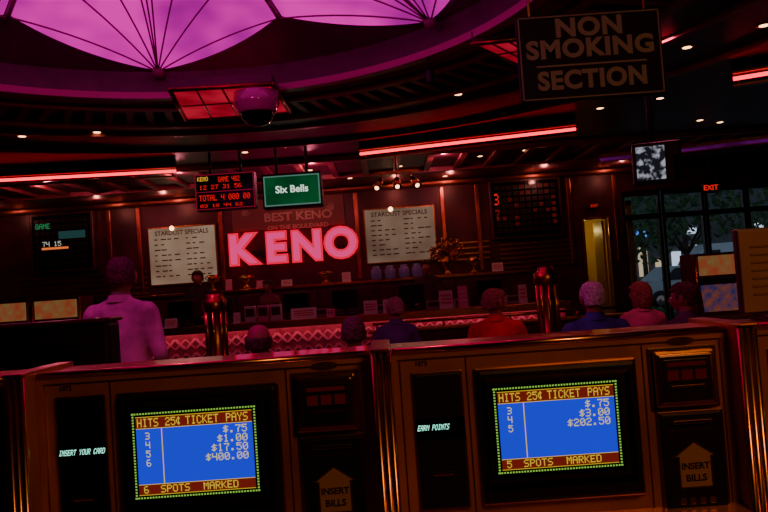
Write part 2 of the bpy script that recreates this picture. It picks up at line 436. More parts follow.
# ---------------------------------------------------------------- gaming machines
K = 1.7/F
FY = 1.755
def X(px): return px*K
def Z(zb): return CAMZ+(zb+29)*K
crt_blue = emis("crt_blue", (.008, .025, .85), .95); crt_red = emis("crt_maroon", (.28, .02, .012), .55)
crt_yel = emis("crt_yellow", (.90, .62, .04), .8); crt_pale = emis("crt_pale_yellow", (.80, .72, .26), .85)
crt_dot = emis("crt_green_dot", (.35, .75, .10), .8); vfd = emis("vfd_cyan", (.3, 1, .75), 1.8)
redg = emis("dim_red_graphic", (.25, .01, .01), .14)
orange = mat("arrow_orange", (.26, .11, .03), .5, emit=(.5, .18, .03), es=.03)
TOP = -97
def machine(ox, rows, foot, led, no):
    b = B("keno_gaming_machine")
    x = lambda p: X(ox+p)
    prof = [(FY-.06, 0), (FY-.06, .72), (FY-.34, .80), (FY-.34, .86), (FY-.08, .93), (FY, .94), (FY, Z(TOP-3)), (FY+.012, Z(TOP)), (FY+.20, Z(TOP)), (FY+.22, Z(TOP-4)), (FY+.45, 1.0), (FY+.45, 0)]
    t = bmesh.new(); A = [t.verts.new((x(0), q, z)) for q, z in prof]; C = [t.verts.new((x(345), q, z)) for q, z in prof]
    t.faces.new(A); t.faces.new(C[::-1])
    for i in range(len(prof)): j = (i+1) % len(prof); t.faces.new((A[i], A[j], C[j], C[i]))
    b.add(t, wood)
    def pn(x0, x1, z0, z1, d, m, bev=0.0, yb=FY): b.bb(x(x0), x(x1), yb-d, yb, Z(z0), Z(z1), m, bev)
    b.cyl((x(1), FY+.004, Z(TOP-2)), (x(344), FY+.004, Z(TOP-2)), .009, brass)
    pn(6, 339, -108.5, -107, .002, brassd)
    for px_ in (8, 337, 76, 257): pn(px_-.6, px_+.6, -109, -330, .002, brassd)
    pn(19, 71, -121, -262, .006, brassd, .003); pn(21.5, 68.5, -123.5, -259, .009, black, .003)
    pn(20.5, 70, -168, -190, .0105, blackg, .001)
    pix(b, led, x(21.5), Z(-174.5), FY-.0112, .49*K, .8*K, vfd, slant=.25)
    pn(33, 57, -222, -229, .013, black, .002); pn(35, 55, -225, -226.3, .0135, redg)
    pn(83, 249, -121, -260, .008, brassd, .004)
    pn(85.5, 246.5, -123.5, -257.5, .022, black, .008)
    t = bmesh.new()
    o = [(91, -131), (240, -131), (240, -243), (91, -243)]; i_ = [(97, -138), (229, -138), (229, -231), (97, -231)]
    O = [t.verts.new((x(p), FY-.026, Z(q))) for p, q in o]; I = [t.verts.new((x(p), FY-.018, Z(q))) for p, q in i_]
    for k_ in range(4): j = (k_+1) % 4; t.faces.new((O[k_], O[j], I[j], I[k_]))
    b.add(t, blackg)
    b.bb(x(97), x(229), FY-.024, FY-.0225, Z(-231), Z(-138), blackg)
    ys = FY-.0265
    def q(x0, x1, z0, z1, m, dy=0): b.poly([(x(x0), ys-dy, Z(z1)), (x(x1), ys-dy, Z(z1)), (x(x1), ys-dy, Z(z0)), (x(x0), ys-dy, Z(z0))], m)
    q(99, 226, -140.5, -228, blackg)
    nx, nz = 44, 30
    for i in range(nx):
        for zz in (-142.2, -226.2): cx = 100.6+(225-100.6-.4)*i/(nx-1); q(cx-.85, cx+.85, zz+.8, zz-.8, crt_dot, .0005)
    for i in range(nz):
        for xx in (101.2, 224.2): cz = -142.2-84*i/(nz-1); q(xx-.9, xx+.9, cz+.8, cz-.8, crt_dot, .0005)
    q(104, 221.5, -145.5, -157, crt_red, .0005); q(104, 221.5, -157, -213, crt_blue, .0005); q(104, 221.5, -213, -223, crt_red, .0005)
    q(129.4, 130.4, -157, -213, crt_yel, .001)
    for zz in (-145.5, -157, -213, -223.3): q(104, 221.5, zz+.3, zz-.3, crt_yel, .001)
    yt = ys-.001
    pix(b, "HITS", x(105.5), Z(-147), yt, .93*K, 1.2*K, crt_yel)
    pix(b, "25c", x(134), Z(-147), yt, .93*K, 1.2*K, crt_yel); pix(b, "TICKET", x(154.5), Z(-147), yt, .95*K, 1.2*K, crt_yel); pix(b, "PAYS", x(195.5), Z(-147), yt, .95*K, 1.2*K, crt_yel)
    pix(b, foot[0], x(109), Z(-214.3), yt, .93*K, 1.05*K, crt_yel); pix(b, "SPOTS", x(126), Z(-214.3), yt, 1.0*K, 1.05*K, crt_yel); pix(b, "MARKED", x(169), Z(-214.3), yt, 1.0*K, 1.05*K, crt_yel)
    for r, (a, v) in enumerate(rows):
        z = -159-9*r
        pix(b, a, x(113), Z(z-2), yt, .9*K, 1.0*K, crt_pale); pix(b, v, x(217), Z(z), yt, 1.05*K, 1.08*K, crt_pale, right=True)
    pn(262, 332, -113, -176, .006, wood2, .003)
    pn(266, 328, -116.5, -173.5, .02, brass, .006)
    pn(269, 325, -119.5, -170.5, .023, chrome, .006)
    pn(274, 320, -125, -165, .025, black, .002)
    for k_ in range(3): pn(278+k_*14, 289+k_*14, -136, -146, .0265, redg, .001)
    pn(278, 317, -128, -132, .0265, redg, .001); pn(280, 314, -151, -154, .029, brassd, .001)
    pn(266, 334, -178, -330, .007, brassd, .003); pn(269, 331, -180.5, -328, .012, black, .004)
    pn(280, 320, -187, -191, .02, brassd, .002); pn(283, 317, -188.3, -189.7, .021, blackg)
    pn(276, 324, -197, -198, .013, brassd)
    ar = [(300, -208), (324, -225), (317, -225), (317, -256), (283, -256), (283, -225), (276, -225)]
    yy = FY-.0135
    b.poly([(x(p), yy, Z(q_)) for p, q_ in ar][::-1], brassd)
    ar2 = [(300, -210.5), (319, -223.8), (315.4, -223.8), (315.4, -254.5), (284.6, -254.5), (284.6, -223.8), (281, -223.8)]
    b.poly([(x(p), yy-.0003, Z(q_)) for p, q_ in ar2][::-1], orange)
    b.text("INSERT", (x(300), yy-.0008, Z(-234)), .0205, black, .0003, off=.0006); b.text("BILLS", (x(300), yy-.0008, Z(-246)), .0215, black, .0003, off=.0006)
    for k_, pq in enumerate((282, 292, 302, 312)): pn(pq, pq+6, -266, -272, .0135, brassd, .001)
    b.text(no, (x(30), FY-.001, Z(-112.5)), .015, black, .0004, off=.0004)
    t = bmesh.new(); bmesh.ops.create_cone(t, cap_ends=True, segments=24, radius1=1, radius2=1, depth=.004)
    bmesh.ops.transform(t, matrix=Matrix.Translation((x(297), FY-.001, Z(-107.5))) @ Matrix.Diagonal((14*K, 1, 4*K, 1)) @ Matrix.Rotation(math.pi/2, 4, 'X'), verts=t.verts); b.add(t, wood2)
    b.text("CLUB", (x(297), FY-.0035, Z(-107.5)), .014, brass, .0003)
    for k_ in range(6): b.box((x(70+k_*40), FY-.21, .905), (.05, .035, .02), mat("deck_button", (.6, .5, .3), .4), .004, rot=Matrix.Rotation(math.radians(15), 3, 'X'))
    b.bb(x(60), x(285), FY-.068, FY-.06, .2, .6, black, .003)
    b.done()
machine(0, [("3", "$.75"), ("4", "$3.00"), ("5", "$202.50")], "5", "EARN POINTS", "1073")
machine(-366, [("3", "$.75"), ("4", "$1.00"), ("5", "$17.50"), ("6", "$400.00")], "6", "INSERT YOUR CARD", "1072")
machine(366, [("3", "$.75"), ("4", "$3.00"), ("5", "$202.50")], "5", "EARN POINTS", "1074")
machine(-732, [("3", "$.75")], "3", "INSERT YOUR CARD", "1071")
for ox in (-389, -23, 343):
    b = B("machine_divider"); x0, x1 = X(ox+2.3), X(ox+22.7)
    b.bb(x0, x1, FY-.05, FY+.22, 0, Z(TOP+4), wood, .006)
    for q_ in (6, 12.5, 19): b.cyl((X(ox+q_), FY-.052, .02), (X(ox+q_), FY-.052, Z(TOP)), .008, brass, seg=12)
    b.bb(x0, x1, FY-.065, FY+.22, Z(TOP+1), Z(TOP+5), brassd, .004)
    b.done()

b = B("information_sign"); y = 1.9
p0 = at(741, 318, y); zt = at(741, 229, y).z; z0 = Z(TOP)+.001
beige = mat("beige_board", (.30, .17, .14), .7, noise=.15, scale=3)
b.bb(p0.x, p0.x+.3, y-.012, y+.012, z0+.012, zt, wood2, .005); b.bb(p0.x+.004, p0.x+.296, y-.016, y-.01, z0+.02, zt-.005, beige, .002)
b.bb(p0.x+.03, p0.x+.27, y-.07, y+.02, z0, z0+.014, wood2, .003)
for k in range(7): b.bb(p0.x+.03, p0.x+.25, y-.018, y-.016, zt-.05-k*.02, zt-.045-k*.02, mat("brown_print", (.2, .1, .08), .6))
b.done()

b = B("video_terminal_cabinet"); y = 3.1; a = at(-60, 333, y); c = at(108, 321, y); zt = c.z
b.bb(a.x, c.x, y, y+.14, 0, zt, black, .02)
for k in range(10): b.bb(a.x+.08, c.x-.08, y-.006, y+.002, zt-.1-k*.025, zt-.09-k*.025, blackg)
b.bb(a.x-.01, c.x+.01, y-.01, y+.15, zt-.002, zt+.015, wood2, .006)
b.done()

for u, v in ((214, 294), (545, 267)):
    y = 4.6; p = at(u, v, y); b = B("brass_post"); h = p.z
    b.lathe((p.x, p.y, 0), [(.14, 0), (.14, .03), (.05, .06), (.045, .2), (.045, h-.55), (.085, h-.5), (.085, h-.42), (.058, h-.40), (.062, h-.2), (.058, h-.12), (.075, h-.1), (.075, h-.04), (.05, h-.02), (.05, h)], brassd)
    for k in range(8):
        a = k*math.pi/4; b.cyl((p.x+.062*math.cos(a), y+.062*math.sin(a), h-.41), (p.x+.062*math.cos(a), y+.062*math.sin(a), h-.1), .008, brass, seg=8)
    b.done()

# background slot machines
def slot(u, y, h, yaw=0):
    p = at(u, 290, y); b = B("slot_machine")
    prof = [(-.25, 0), (-.25, .7), (-.33, .75), (-.33, .82), (-.2, .9), (-.12, h-.32), (-.2, h-.28), (-.2, h), (.22, h), (.25, 0)]
    t = bmesh.new(); A = [t.verts.new((-.3, q, z)) for q, z in prof]; C = [t.verts.new((.3, q, z)) for q, z in prof]
    t.faces.new(A); t.faces.new(C[::-1])
    for i in range(len(prof)): j = (i+1) % len(prof); t.faces.new((A[i], A[j], C[j], C[i]))
    b.add(t, wood2)
    b.bb(-.26, .26, -.21, -.19, h-.25, h-.03, emis("slot_topper", (.7, .12, .05), .3, (.5, .3, .1), 9))
    b.box((0, -.165, (.9+h-.32)/2), (.46, .02, (h-.32-.9)*.8), emis("slot_screen", (.05, .05, .2), .35, (.4, .1, .05), 12), rot=Matrix.Rotation(math.radians(-9), 3, 'X'))
    for s_ in (-1, 1): b.cyl((s_*.29, -.205, .9), (s_*.29, -.205, h), .012, brass, seg=8)
    b.cyl((.32, 0, .9), (.32, -.05, 1.25), .014, chrome, seg=8); b.sph((.32, -.05, 1.27), .035, mat("lever_knob", (.02, .02, .02), .3), seg=10); b.bb(.29, .34, -.04, .04, .85, .95, chrome)
    for k in range(4): b.bb(-.2+k*.1, -.14+k*.1, -.31, -.25, .8, .84, mat("deck_button", (.6, .5, .3), .4), .004)
    b.done(org=(p.x, y, 0), M=Matrix.Translation((p.x, y, 0)) @ Matrix.Rotation(math.radians(yaw), 4, 'Z'))
for u in (12, 62): slot(u, 9.4, 1.62)
slot(716, 8.6, 1.6)

# ---------------------------------------------------------------- keno counter
cx0, cx1 = -6.3, 2.6; CT = 1.08; CY = 11.0
tile = mat("counter_pink_marble", (.24, .07, .09), .35, noise=.3, scale=8)
b = B("keno_counter")
b.bb(cx0, cx1, CY, CY+.12, 0, CT-.05, tile)
b.bb(cx0-.05, cx1+.05, CY-.18, CY+.6, CT-.06, CT, wood2, .01)
b.bb(cx0-.05, cx1+.05, CY-.2, CY-.17, CT-.10, CT+.005, brass, .005)
b.bb(cx0, cx1, CY-.03, CY, 0, .12, brassd)
zig = mat("counter_zigzag_inlay", (.65, .30, .34), .35)
n = int((cx1-cx0)/.3)
for k in range(n):
    xa = cx0+.15+k*.3
    for zz in (.10, .31, .52, .73):
        for s_ in (-1, 1):
            b.box((xa+s_*.075, CY-.008, zz+.10), (.2, .016, .035), zig, rot=Matrix.Rotation(s_*math.radians(45), 3, 'Y'))
            b.box((xa-s_*.075, CY-.004, zz+.10), (.2, .012, .02), zig, rot=Matrix.Rotation(s_*math.radians(45), 3, 'Y'))
b.bb(cx0, cx1, CY-.13, CY-.09, CT-.085, CT-.062, emis("counter_lip_light", (1, .14, .24), 8))
b.done()
b = B("raised_platform"); b.bb(cx0, cx1, CY+.75, YB-.04, 0.001, .2, wood2); b.done()
b = B("back_counter"); BZ = 1.6
b.bb(cx0, cx1+.2, 13.62, YB-.06, .201, BZ-.05, wood2); b.bb(cx0-.03, cx1+.23, 13.57, YB-.06, BZ-.05, BZ, brassd, .006)
for k in range(18):
    xx = cx0+.1+k*.5; b.bb(xx, xx+.42, 13.6, 13.62, .3, 1.0, wallm, .005); b.bb(xx, xx+.42, 13.6, 13.62, 1.06, 1.48, wallm, .005); b.sph((xx+.36, 13.59, 1.27), .02, brass)
b.done()
b = B("lounge_partition"); y = 9.3
b.bb(-.2, 3.2, y, y+.12, 0, .9, wood2); b.bb(-.25, 3.25, y-.04, y+.16, .9, .94, brassd, .008); b.cyl((-.2, y-.02, 1.02), (3.2, y-.02, 1.02), .02, brass)
for k in range(5): xx = -.15+k*.83; b.cyl((xx, y-.02, .93), (xx, y-.02, 1.02), .015, brass)
b.done()

# KENO sign
kp = at(291, 248, YB)
b = B("keno_neon_sign")
fc = emis("neon_face_pink", (1, .035, .24), 1.0); ed = emis("neon_edge_red", (1, .0, .05), 1.0)
for ch, u, vv in (("K", 242, 251), ("E", 276, 249), ("N", 307, 247), ("O", 341, 244)):
    p = at(u, vv, YB-.14)
    b.text(ch, p, .74, ed, .03, off=.06, sx=1.0); b.text(ch, p+Vector((0, -.04, 0)), .74, fc, .01, off=.022, sx=1.0)
b.bb(kp.x-1.2, kp.x+1.25, YB-.09, YB-.005, kp.z-.12, kp.z-.02, black)
b.done()

lit = emis("menu_backlit", (.50, .28, .18), .36, (.85, .58, .40), 1.2); dark_t = mat("menu_print", (.06, .03, .02), .6)
def board(name, u0, v0, u1, v1, title, face, y=YB-.08, rows=8):
    c = at((u0+u1)/2, (v0+v1)/2, y); w = (u1-u0)*y/F; h = (v1-v0)*y/F
    b = B(name); b.bb(c.x-w/2-.03, c.x+w/2+.03, y, YB-.005, c.z-h/2-.03, c.z+h/2+.03, brassd, .01); b.bb(c.x-w/2, c.x+w/2, y-.01, y+.02, c.z-h/2, c.z+h/2, face)
    b.text(title, (c.x, y-.012, c.z+h/2-.1), .12, dark_t, .001, off=.002, sx=min(1, w/1.35))
    for col in (-1, 1):
        for r in range(rows):
            z = c.z+h/2-.2-r*(h-.26)/rows
            for k in range(random.randint(2, 4)):
                x = c.x+col*w*.24-w*.18+k*w*.1; b.bb(x, x+random.uniform(.03, .09)*w, y-.012, y-.009, z-.022, z, dark_t)
    b.sph((c.x-w*.12, y-.12, c.z+h/2-.02), .045, dl, seg=12); b.cyl((c.x-w*.12, y-.1, c.z+h/2+.0), (c.x-w*.12, y, c.z+h/2+.06), .015, brass)
    b.done(); return c
mc1 = board("menu_board", 150, 227, 216, 283, "STARDUST SPECIALS", lit)
mc2 = board("menu_board", 366, 208, 435, 261, "STARDUST SPECIALS", emis("menu_backlit_dim", (.22, .12, .08), .5, (.45, .28, .19), 1.2))
b = B("wall_sign"); y = YB-.06; c = at(288, 213, y)
b.bb(c.x-1.07, c.x+1.07, y, YB-.005, c.z-.30, c.z+.3, mat("bronze_plaque", (.26, .10, .09), .5, .1), .02)
crm2 = mat("plaque_lettering", (.65, .4, .35), .5)
p = at(298, 216, y); b.text("BEST KENO", (p.x, y-.004, p.z), .22, crm2, .004, off=.006, sx=1.15); p = at(298, 226.5, y); b.text("ON THE BOULEVARD", (p.x, y-.004, p.z), .12, crm2, .004, off=.003)
for s_ in (-1, 1):
    for k in range(5): a = math.pi/2+s_*(.2+k*.3); b.cyl((c.x+s_*.88, y-.01, c.z), (c.x+s_*.88+.16*math.cos(a), y-.01, c.z+.16*math.sin(a)), .01, crm2, seg=6)
b.done()

def hang(b, c, h, xs_):
    for x_ in xs_: b.cyl((c.x+x_, c.y+.1, c.z+h/2-.02), (c.x+x_, c.y+.1, CZ), .018, black)
ledr = emis("led_red", (1, .02, .015), .8); ledy = emis("led_yellow", (1, .5, .05), 1.0); pinkf = emis("pink_tube_frame", (.7, .02, .08), .3)
b = B("keno_results_board"); y = 9.7; c = at(225, 191, y); k = y/F; w, h = 60*k, 37*k
b.box(c+Vector((0, .1, 0)), (w, .2, h), black, .01); b.box(c+Vector((0, -.003, 0)), (w-.06, .01, h-.06), blackg)
for z in (h/2-.015, -h/2+.015, .0): b.box(c+Vector((0, -.008, z)), (w-.02, .01, .01), pinkf)
for x in (w/2-.01, -w/2+.01): b.box(c+Vector((x, -.008, 0)), (.01, .01, h), pinkf)
pix(b, "KENO", c.x-w/2+.04, c.z+h/2-.04, y-.012, .006, .008, ledy)
pix(b, "GAME 482", c.x-.08, c.z+h/2-.05, y-.012, .006, .01, ledr)
pix(b, "12 27 31 56", c.x-w/2+.06, c.z+.09, y-.012, .0085, .008, ledr)
pix(b, "TOTAL 4 000 00", c.x-w/2+.05, c.z-.04, y-.012, .008, .011, ledr)
pix(b, "03 18 44 62", c.x-w/2+.06, c.z-.16, y-.012, .0085, .006, ledr)
hang(b, c, h, (-.2, .2)); b.done()
b = B("hanging_television"); c = at(292, 190, y); w, h = 60*k, 35*k
b.box(c+Vector((0, .12, 0)), (w, .24, h), black, .015)
b.box(c+Vector((0, -.003, 0)), (w-.05, .01, h-.06), emis("tv_edge_white", (.2, .45, .35), .4))
b.box(c+Vector((0, -.007, 0)), (w-.085, .01, h-.095), emis("tv_green", (.0, .07, .02), .6, (.005, .12, .035), 3))
b.text("Six Bells", c+Vector((0, -.014, .01)), .13, emis("tv_text", (.8, 1, .85), 1.0), .001, off=.003)
hang(b, c, h, (-.2, .2)); b.done()

tvm = bpy.data.materials.new("tv_picture"); tvm.use_nodes = True; nt = tvm.node_tree; nt.nodes.remove(nt.nodes["Principled BSDF"])
tc = nt.nodes.new("ShaderNodeTexCoord"); vo = nt.nodes.new("ShaderNodeTexNoise"); vo.inputs["Scale"].default_value = 18; vo.inputs["Detail"].default_value = 5; rp = nt.nodes.new("ShaderNodeValToRGB")
rp.color_ramp.interpolation = 'LINEAR'; rp.color_ramp.elements[0].position = .48; rp.color_ramp.elements[0].color = (.01, .01, .015, 1); rp.color_ramp.elements[1].position = .62; rp.color_ramp.elements[1].color = (.38, .38, .46, 1)
em = nt.nodes.new("ShaderNodeEmission"); nt.links.new(tc.outputs["Object"], vo.inputs["Vector"]); nt.links.new(vo.outputs["Fac"], rp.inputs[0]); nt.links.new(rp.outputs[0], em.inputs[0]); nt.links.new(em.outputs[0], nt.nodes["Material Output"].inputs[0])
b = B("crt_television"); y = 6.0; c = at(657, 163, y)
M3 = Matrix.Rotation(math.radians(-14), 3, 'Z') @ Matrix.Rotation(math.radians(8), 3, 'X')
def lb(o, d, m, bev=0): b.box(c+M3 @ Vector(o), d, m, bev, rot=M3)
lb((0, 0.02, 0), (.38, .08, .34), black, .02); lb((0, .18, 0), (.31, .28, .27), black, .04)
lb((-.05, -.024, .005), (.22, .012, .27), tvm, .004); lb((.145, -.024, -.05), (.04, .01, .2), blackg)
b.cyl(c+Vector((0.03, .15, .1)), (c.x+.03, c.y+.15, CZ), .025, black); lb((0, .15, -.16), (.28, .3, .02), wood2)
b.done()
b = B("exit_sign"); y = 12.5; c = at(710, 188, y)
b.box(c, (.27, .06, .17), black, .01); b.text("EXIT", c+Vector((0, -.033, 0)), .12, ledr, .002, off=.003); b.cyl(c+Vector((0, 0, .08)), (c.x, c.y, CZ), .01, black); b.done()
b = B("exit_sign"); y = 14.1; c = at(594, 206, y)
b.box(c, (.2, .05, .1), black, .01); b.text("EXIT", c+Vector((0, -.028, 0)), .07, ledr, .002); b.done()

ledd = emis("led_dim_red", (.7, .03, .015), .25); numgrid = mat("board_cell", (.015, .008, .008), .4)
def numboard(u0, v0, u1, v1, mode):
    y = YB-.2; c = at((u0+u1)/2, (v0+v1)/2, y); w = (u1-u0)*y/F; h = (v1-v0)*y/F
    b = B("keno_number_board"); b.bb(c.x-w/2, c.x+w/2, y, YB-.06, c.z-h/2, c.z+h/2, wood2, .02)
    b.bb(c.x-w/2+.05, c.x+w/2-.05, y-.01, y+.01, c.z-h/2+.05, c.z+h/2-.05, blackg)
    for i in range(8):
        for j in range(10):
            x = c.x-w/2+.09+(w-.18)*(j+.5)/10; z = c.z-h/2+.1+(h-.2)*(i+.5)/8
            b.bb(x-w*.035, x+w*.035, y-.014, y-.01, z-h*.035, z+h*.035, numgrid)
            if mode == 0 and random.random() < .2: pix(b, "%02d" % ((7-i)*10+j+1), x-w*.03, z+.035, y-.0145, .006, .009, ledd)
    if mode == 0:
        pix(b, "3", c.x-w/2+.09, c.z+.3, y-.016, .016, .03, ledr); pix(b, "7", c.x-w/2+.09, c.z+.0, y-.016, .016, .03, ledd)
    if mode == 1:
        pix(b, "GAME", c.x-w/2+.12, c.z+h/2-.2, y-.016, .012, .014, emis("led_green", (.05, .6, .2), .4)); b.bb(c.x-.38, c.x+.12, y-.018, y-.012, c.z-.13, c.z-.09, emis("led_orange", (1, .2, .04), .9)); b.bb(c.x-.05, c.x+.45, y-.018, y-.012, c.z+.06, c.z+.2, emis("led_panel_dim", (.1, .3, .3), .15)); pix(b, "74 15", c.x-.36, c.z+.02, y-.02, .012, .013, emis("led_white", (.8, .8, .7), .6))
    b.done()
numboard(490, 178, 562, 238, 0); numboard(30, 212, 94, 272, 1)

b = B("trim_brass_slats")
for (u0, u1, v0, v1) in ((20, 148, 274, 300), (437, 490, 240, 262), (500, 575, 240, 268)):
    a = at(u0, (v0+v1)/2, YB); c = at(u1, (v0+v1)/2, YB); zt = at((u0+u1)/2, v0, YB).z; zb = at((u0+u1)/2, v1, YB).z; n = max(3, int((zt-zb)/.085))
    for k in range(n): z = zb+(zt-zb)*(k+.5)/n; b.bb(a.x, c.x, YB-.045, YB-.003, z-.02, z+.02, brass, .008)
b.done()
b = B("trim_copper_soffit")
b.bb(-8.9, 9.9, YB-.25, YB-.003, CZ-.1, CZ-.003, copper, .03); b.done()
b = B("wall_pilasters")
for u in (110, 140, 222, 358, 445, 480, 572, 618):
    p = at(u, 240, YB); b.bb(p.x-.04, p.x+.04, YB-.05, YB-.003, 1.65, CZ-.11, copper, .01)
b.done()

# ---------------------------------------------------------------- counter clutter
paper = mat("paper", (.75, .66, .6), .6); pinkp = mat("pink_paper", (.8, .25, .4), .6); redpp = mat("red_paper", (.6, .05, .05), .6)
def tent(u, w, h, m, y=CY+.08, z0=CT+.001, m2=None):
    p = at(u, 300, y); b = B("tent_card"); t = bmesh.new()
    pts = [(-w/2, -.05, 0), (w/2, -.05, 0), (w/2, 0, h), (-w/2, 0, h), (-w/2, .05, 0), (w/2, .05, 0)]
    V = [t.verts.new(Vector(q)+Vector((p.x, y, z0))) for q in pts]; t.faces.new((V[0], V[1], V[2], V[3])); t.faces.new((V[3], V[2], V[5], V[4]))
    b.add(t, m)
    for k in range(3):
        f0 = .3+.2*k; f1 = f0+.08
        b.poly([(p.x-w*.38, y-.05*(1-f0)-.002, z0+h*f0), (p.x+w*.38, y-.05*(1-f0)-.002, z0+h*f0), (p.x+w*.38, y-.05*(1-f1)-.002, z0+h*f1), (p.x-w*.38, y-.05*(1-f1)-.002, z0+h*f1)], m2 or dark_t)
    b.done()
for u, w, h, m, m2 in ((303, .38, .16, paper, redpp), (370, .2, .2, paper, redpp), (388, .16, .2, paper, pinkp), (330, .12, .12, pinkp, None), (446, .2, .27, paper, redpp), (463, .14, .32, pinkp, paper), (523, .12, .28, paper, redpp), (236, .1, .16, paper, pinkp), (170, .18, .14, paper, redpp), (500, .16, .12, pinkp, paper)):
    tent(u, w, h, m, m2=m2)
for u, w, h, m, m2 in ((262, .16, .14, pinkp, paper), (288, .2, .12, paper, redpp), (348, .16, .18, paper, pinkp), (500, .2, .16, paper, redpp), (230, .12, .2, pinkp, paper)):
    tent(u, w, h, m, y=13.8, z0=1.601, m2=m2)
def box_item(name, u, w, d, h, m, y, z0):
    p = at(u, 300, y); b = B(name); b.bb(p.x-w/2, p.x+w/2, y, y+d, z0+.001, z0+h, m, .01); b.bb(p.x-w*.4, p.x+w*.4, y-.004, y+.003, z0+h*.35, z0+h*.85, dark_t); b.bb(p.x-w*.3, p.x+w*.3, y+d*.2, y+d*.7, z0+h-.002, z0+h+.02, black); b.done()
for u, m in ((249, paper), (262, pinkp), (275, paper)): box_item("ticket_dispenser", u, .16, .12, .24, m, CY+.08, CT)
grey = mat("printer_plastic", (.35, .25, .22), .5)
for u in (320, 378, 434, 462, 514): box_item("ticket_printer", u, .22, .12, .13, grey, CY+.16, CT)
def terminal(u, y=CY+.42, z0=CT):
    p = at(u, 300, y); b = B("clerk_terminal"); b.bb(p.x-.17, p.x+.17, y-.1, y+.15, z0+.001, z0+.03, black, .01); b.bb(p.x-.04, p.x+.04, y, y+.06, z0+.02, z0+.12, black)
    b.bb(p.x-.2, p.x+.2, y-.02, y+.12, z0+.1, z0+.4, black, .02); b.bb(p.x-.17, p.x+.17, y-.025, y-.018, z0+.13, z0+.37, blackg); b.done()
for u in (218, 296, 345, 412, 490, 180): terminal(u)
b = B("computer_monitor"); y = CY+.2; p = at(129, 288, y)
b.bb(p.x-.17, p.x+.17, y, y+.3, CT+.12, CT+.42, paper, .03); b.bb(p.x-.13, p.x+.13, y-.006, y+.004, CT+.16, CT+.38, emis("monitor_violet", (.45, .35, .9), .9)); b.lathe((p.x, y+.12, CT+.001), [(.12, 0), (.12, .02), (.04, .04), (.05, .13)], paper); b.done()
jar = mat("blue_glass_jar", (.16, .10, .25), .1, coat=1, emit=(.2, .1, .3), es=.05)
b = B("glass_jars")
for u in (376, 390, 404, 417):
    p = at(u, 270, 13.75); b.lathe((p.x, 13.75, BZ+.001), [(.06, 0), (.1, .03), (.1, .17), (.06, .21), (.07, .24), (.02, .25)], jar)
b.done()
b = B("gold_ornament"); p = at(447, 262, 13.78)
b.lathe((p.x, 13.78, BZ+.001), [(.1, 0), (.06, .04), (.05, .1), (.12, .2), (.13, .28), (.08, .34)], brass)
for k in range(60):
    th = random.uniform(.0, 1.9)*random.choice((-1, 1)); ph = random.uniform(-.25, .25); L_ = random.uniform(.16, .34)
    d = Vector((math.sin(th), ph-.1, math.cos(th))).normalized(); o_ = Vector((p.x, 13.78, BZ+.36)); b.cyl(o_, o_+d*L_, .008, brass, seg=6); b.sph(o_+d*L_, .03, brass, seg=8)
b.done()
for u, h in ((474, .3), (325, .22), (246, .25), (212, .3)):
    p = at(u, 270, 13.8); b = B("trophy_cup"); b.lathe((p.x, 13.8, BZ+.001), [(.07, 0), (.07, .03), (.02, .06), (.02, h*.45), (.08, h*.6), (.1, h), (.09, h)], brass)
    for s_ in (-1, 1): b.cyl((p.x+s_*.08, 13.8, BZ+h*.65), (p.x+s_*.14, 13.8, BZ+h*.85), .009, brass, seg=8); b.cyl((p.x+s_*.14, 13.8, BZ+h*.85), (p.x+s_*.09, 13.8, BZ+h*.97), .009, brass, seg=8)
    b.done()

# ---------------------------------------------------------------- people
def capsule(t, a, b_, ra, rb, seg=12):
    a = Vector(a); b_ = Vector(b_); d = (b_-a); L = d.length; d = d/L
    q = Vector((0, 0, 1)).rotation_difference(d); rings = []
    prof = [(-ra*.95, ra*.3), (-ra*.7, ra*.72), (0, ra), (L, rb), (L+rb*.7, rb*.72), (L+rb*.95, rb*.3)]
    for z, r in prof: rings.append([t.verts.new(a+q @ Vector((r*math.cos(2*math.pi*i/seg), r*math.sin(2*math.pi*i/seg), z))) for i in range(seg)])
    for A, C in zip(rings, rings[1:]):
        for i in range(seg): t.faces.new((A[i], A[(i+1) % seg], C[(i+1) % seg], C[i]))
    t.faces.new(rings[0][::-1]); t.faces.new(rings[-1])
def loft(t, rs, seg=20):
    rings = [[t.verts.new((cx+rx*math.cos(2*math.pi*i/seg), cy+ry*math.sin(2*math.pi*i/seg), z)) for i in range(seg)] for cx, cy, z, rx, ry in rs]
    for A, C in zip(rings, rings[1:]):
        for i in range(seg): t.faces.new((A[i], A[(i+1) % seg], C[(i+1) % seg], C[i]))
    t.faces.new(rings[0][::-1]); t.faces.new(rings[-1])
def remesh(t, vox, it=5):
    me = bpy.data.meshes.new("r"); t.to_mesh(me); t.free(); o = bpy.data.objects.new("r", me); scene.collection.objects.link(o)
    m = o.modifiers.new("r", 'REMESH'); m.mode = 'VOXEL'; m.voxel_size = vox
    s_ = o.modifiers.new("s", 'SMOOTH'); s_.factor = .5; s_.iterations = it
    dg = bpy.context.evaluated_depsgraph_get(); r = bpy.data.meshes.new_from_object(o.evaluated_get(dg)); bpy.data.objects.remove(o); bpy.data.meshes.remove(me); return r
def segd(p, a, b_):
    ab = b_-a; k = max(0, min(1, (p-a).dot(ab)/ab.length_squared)); return (p-(a+ab*k)).length
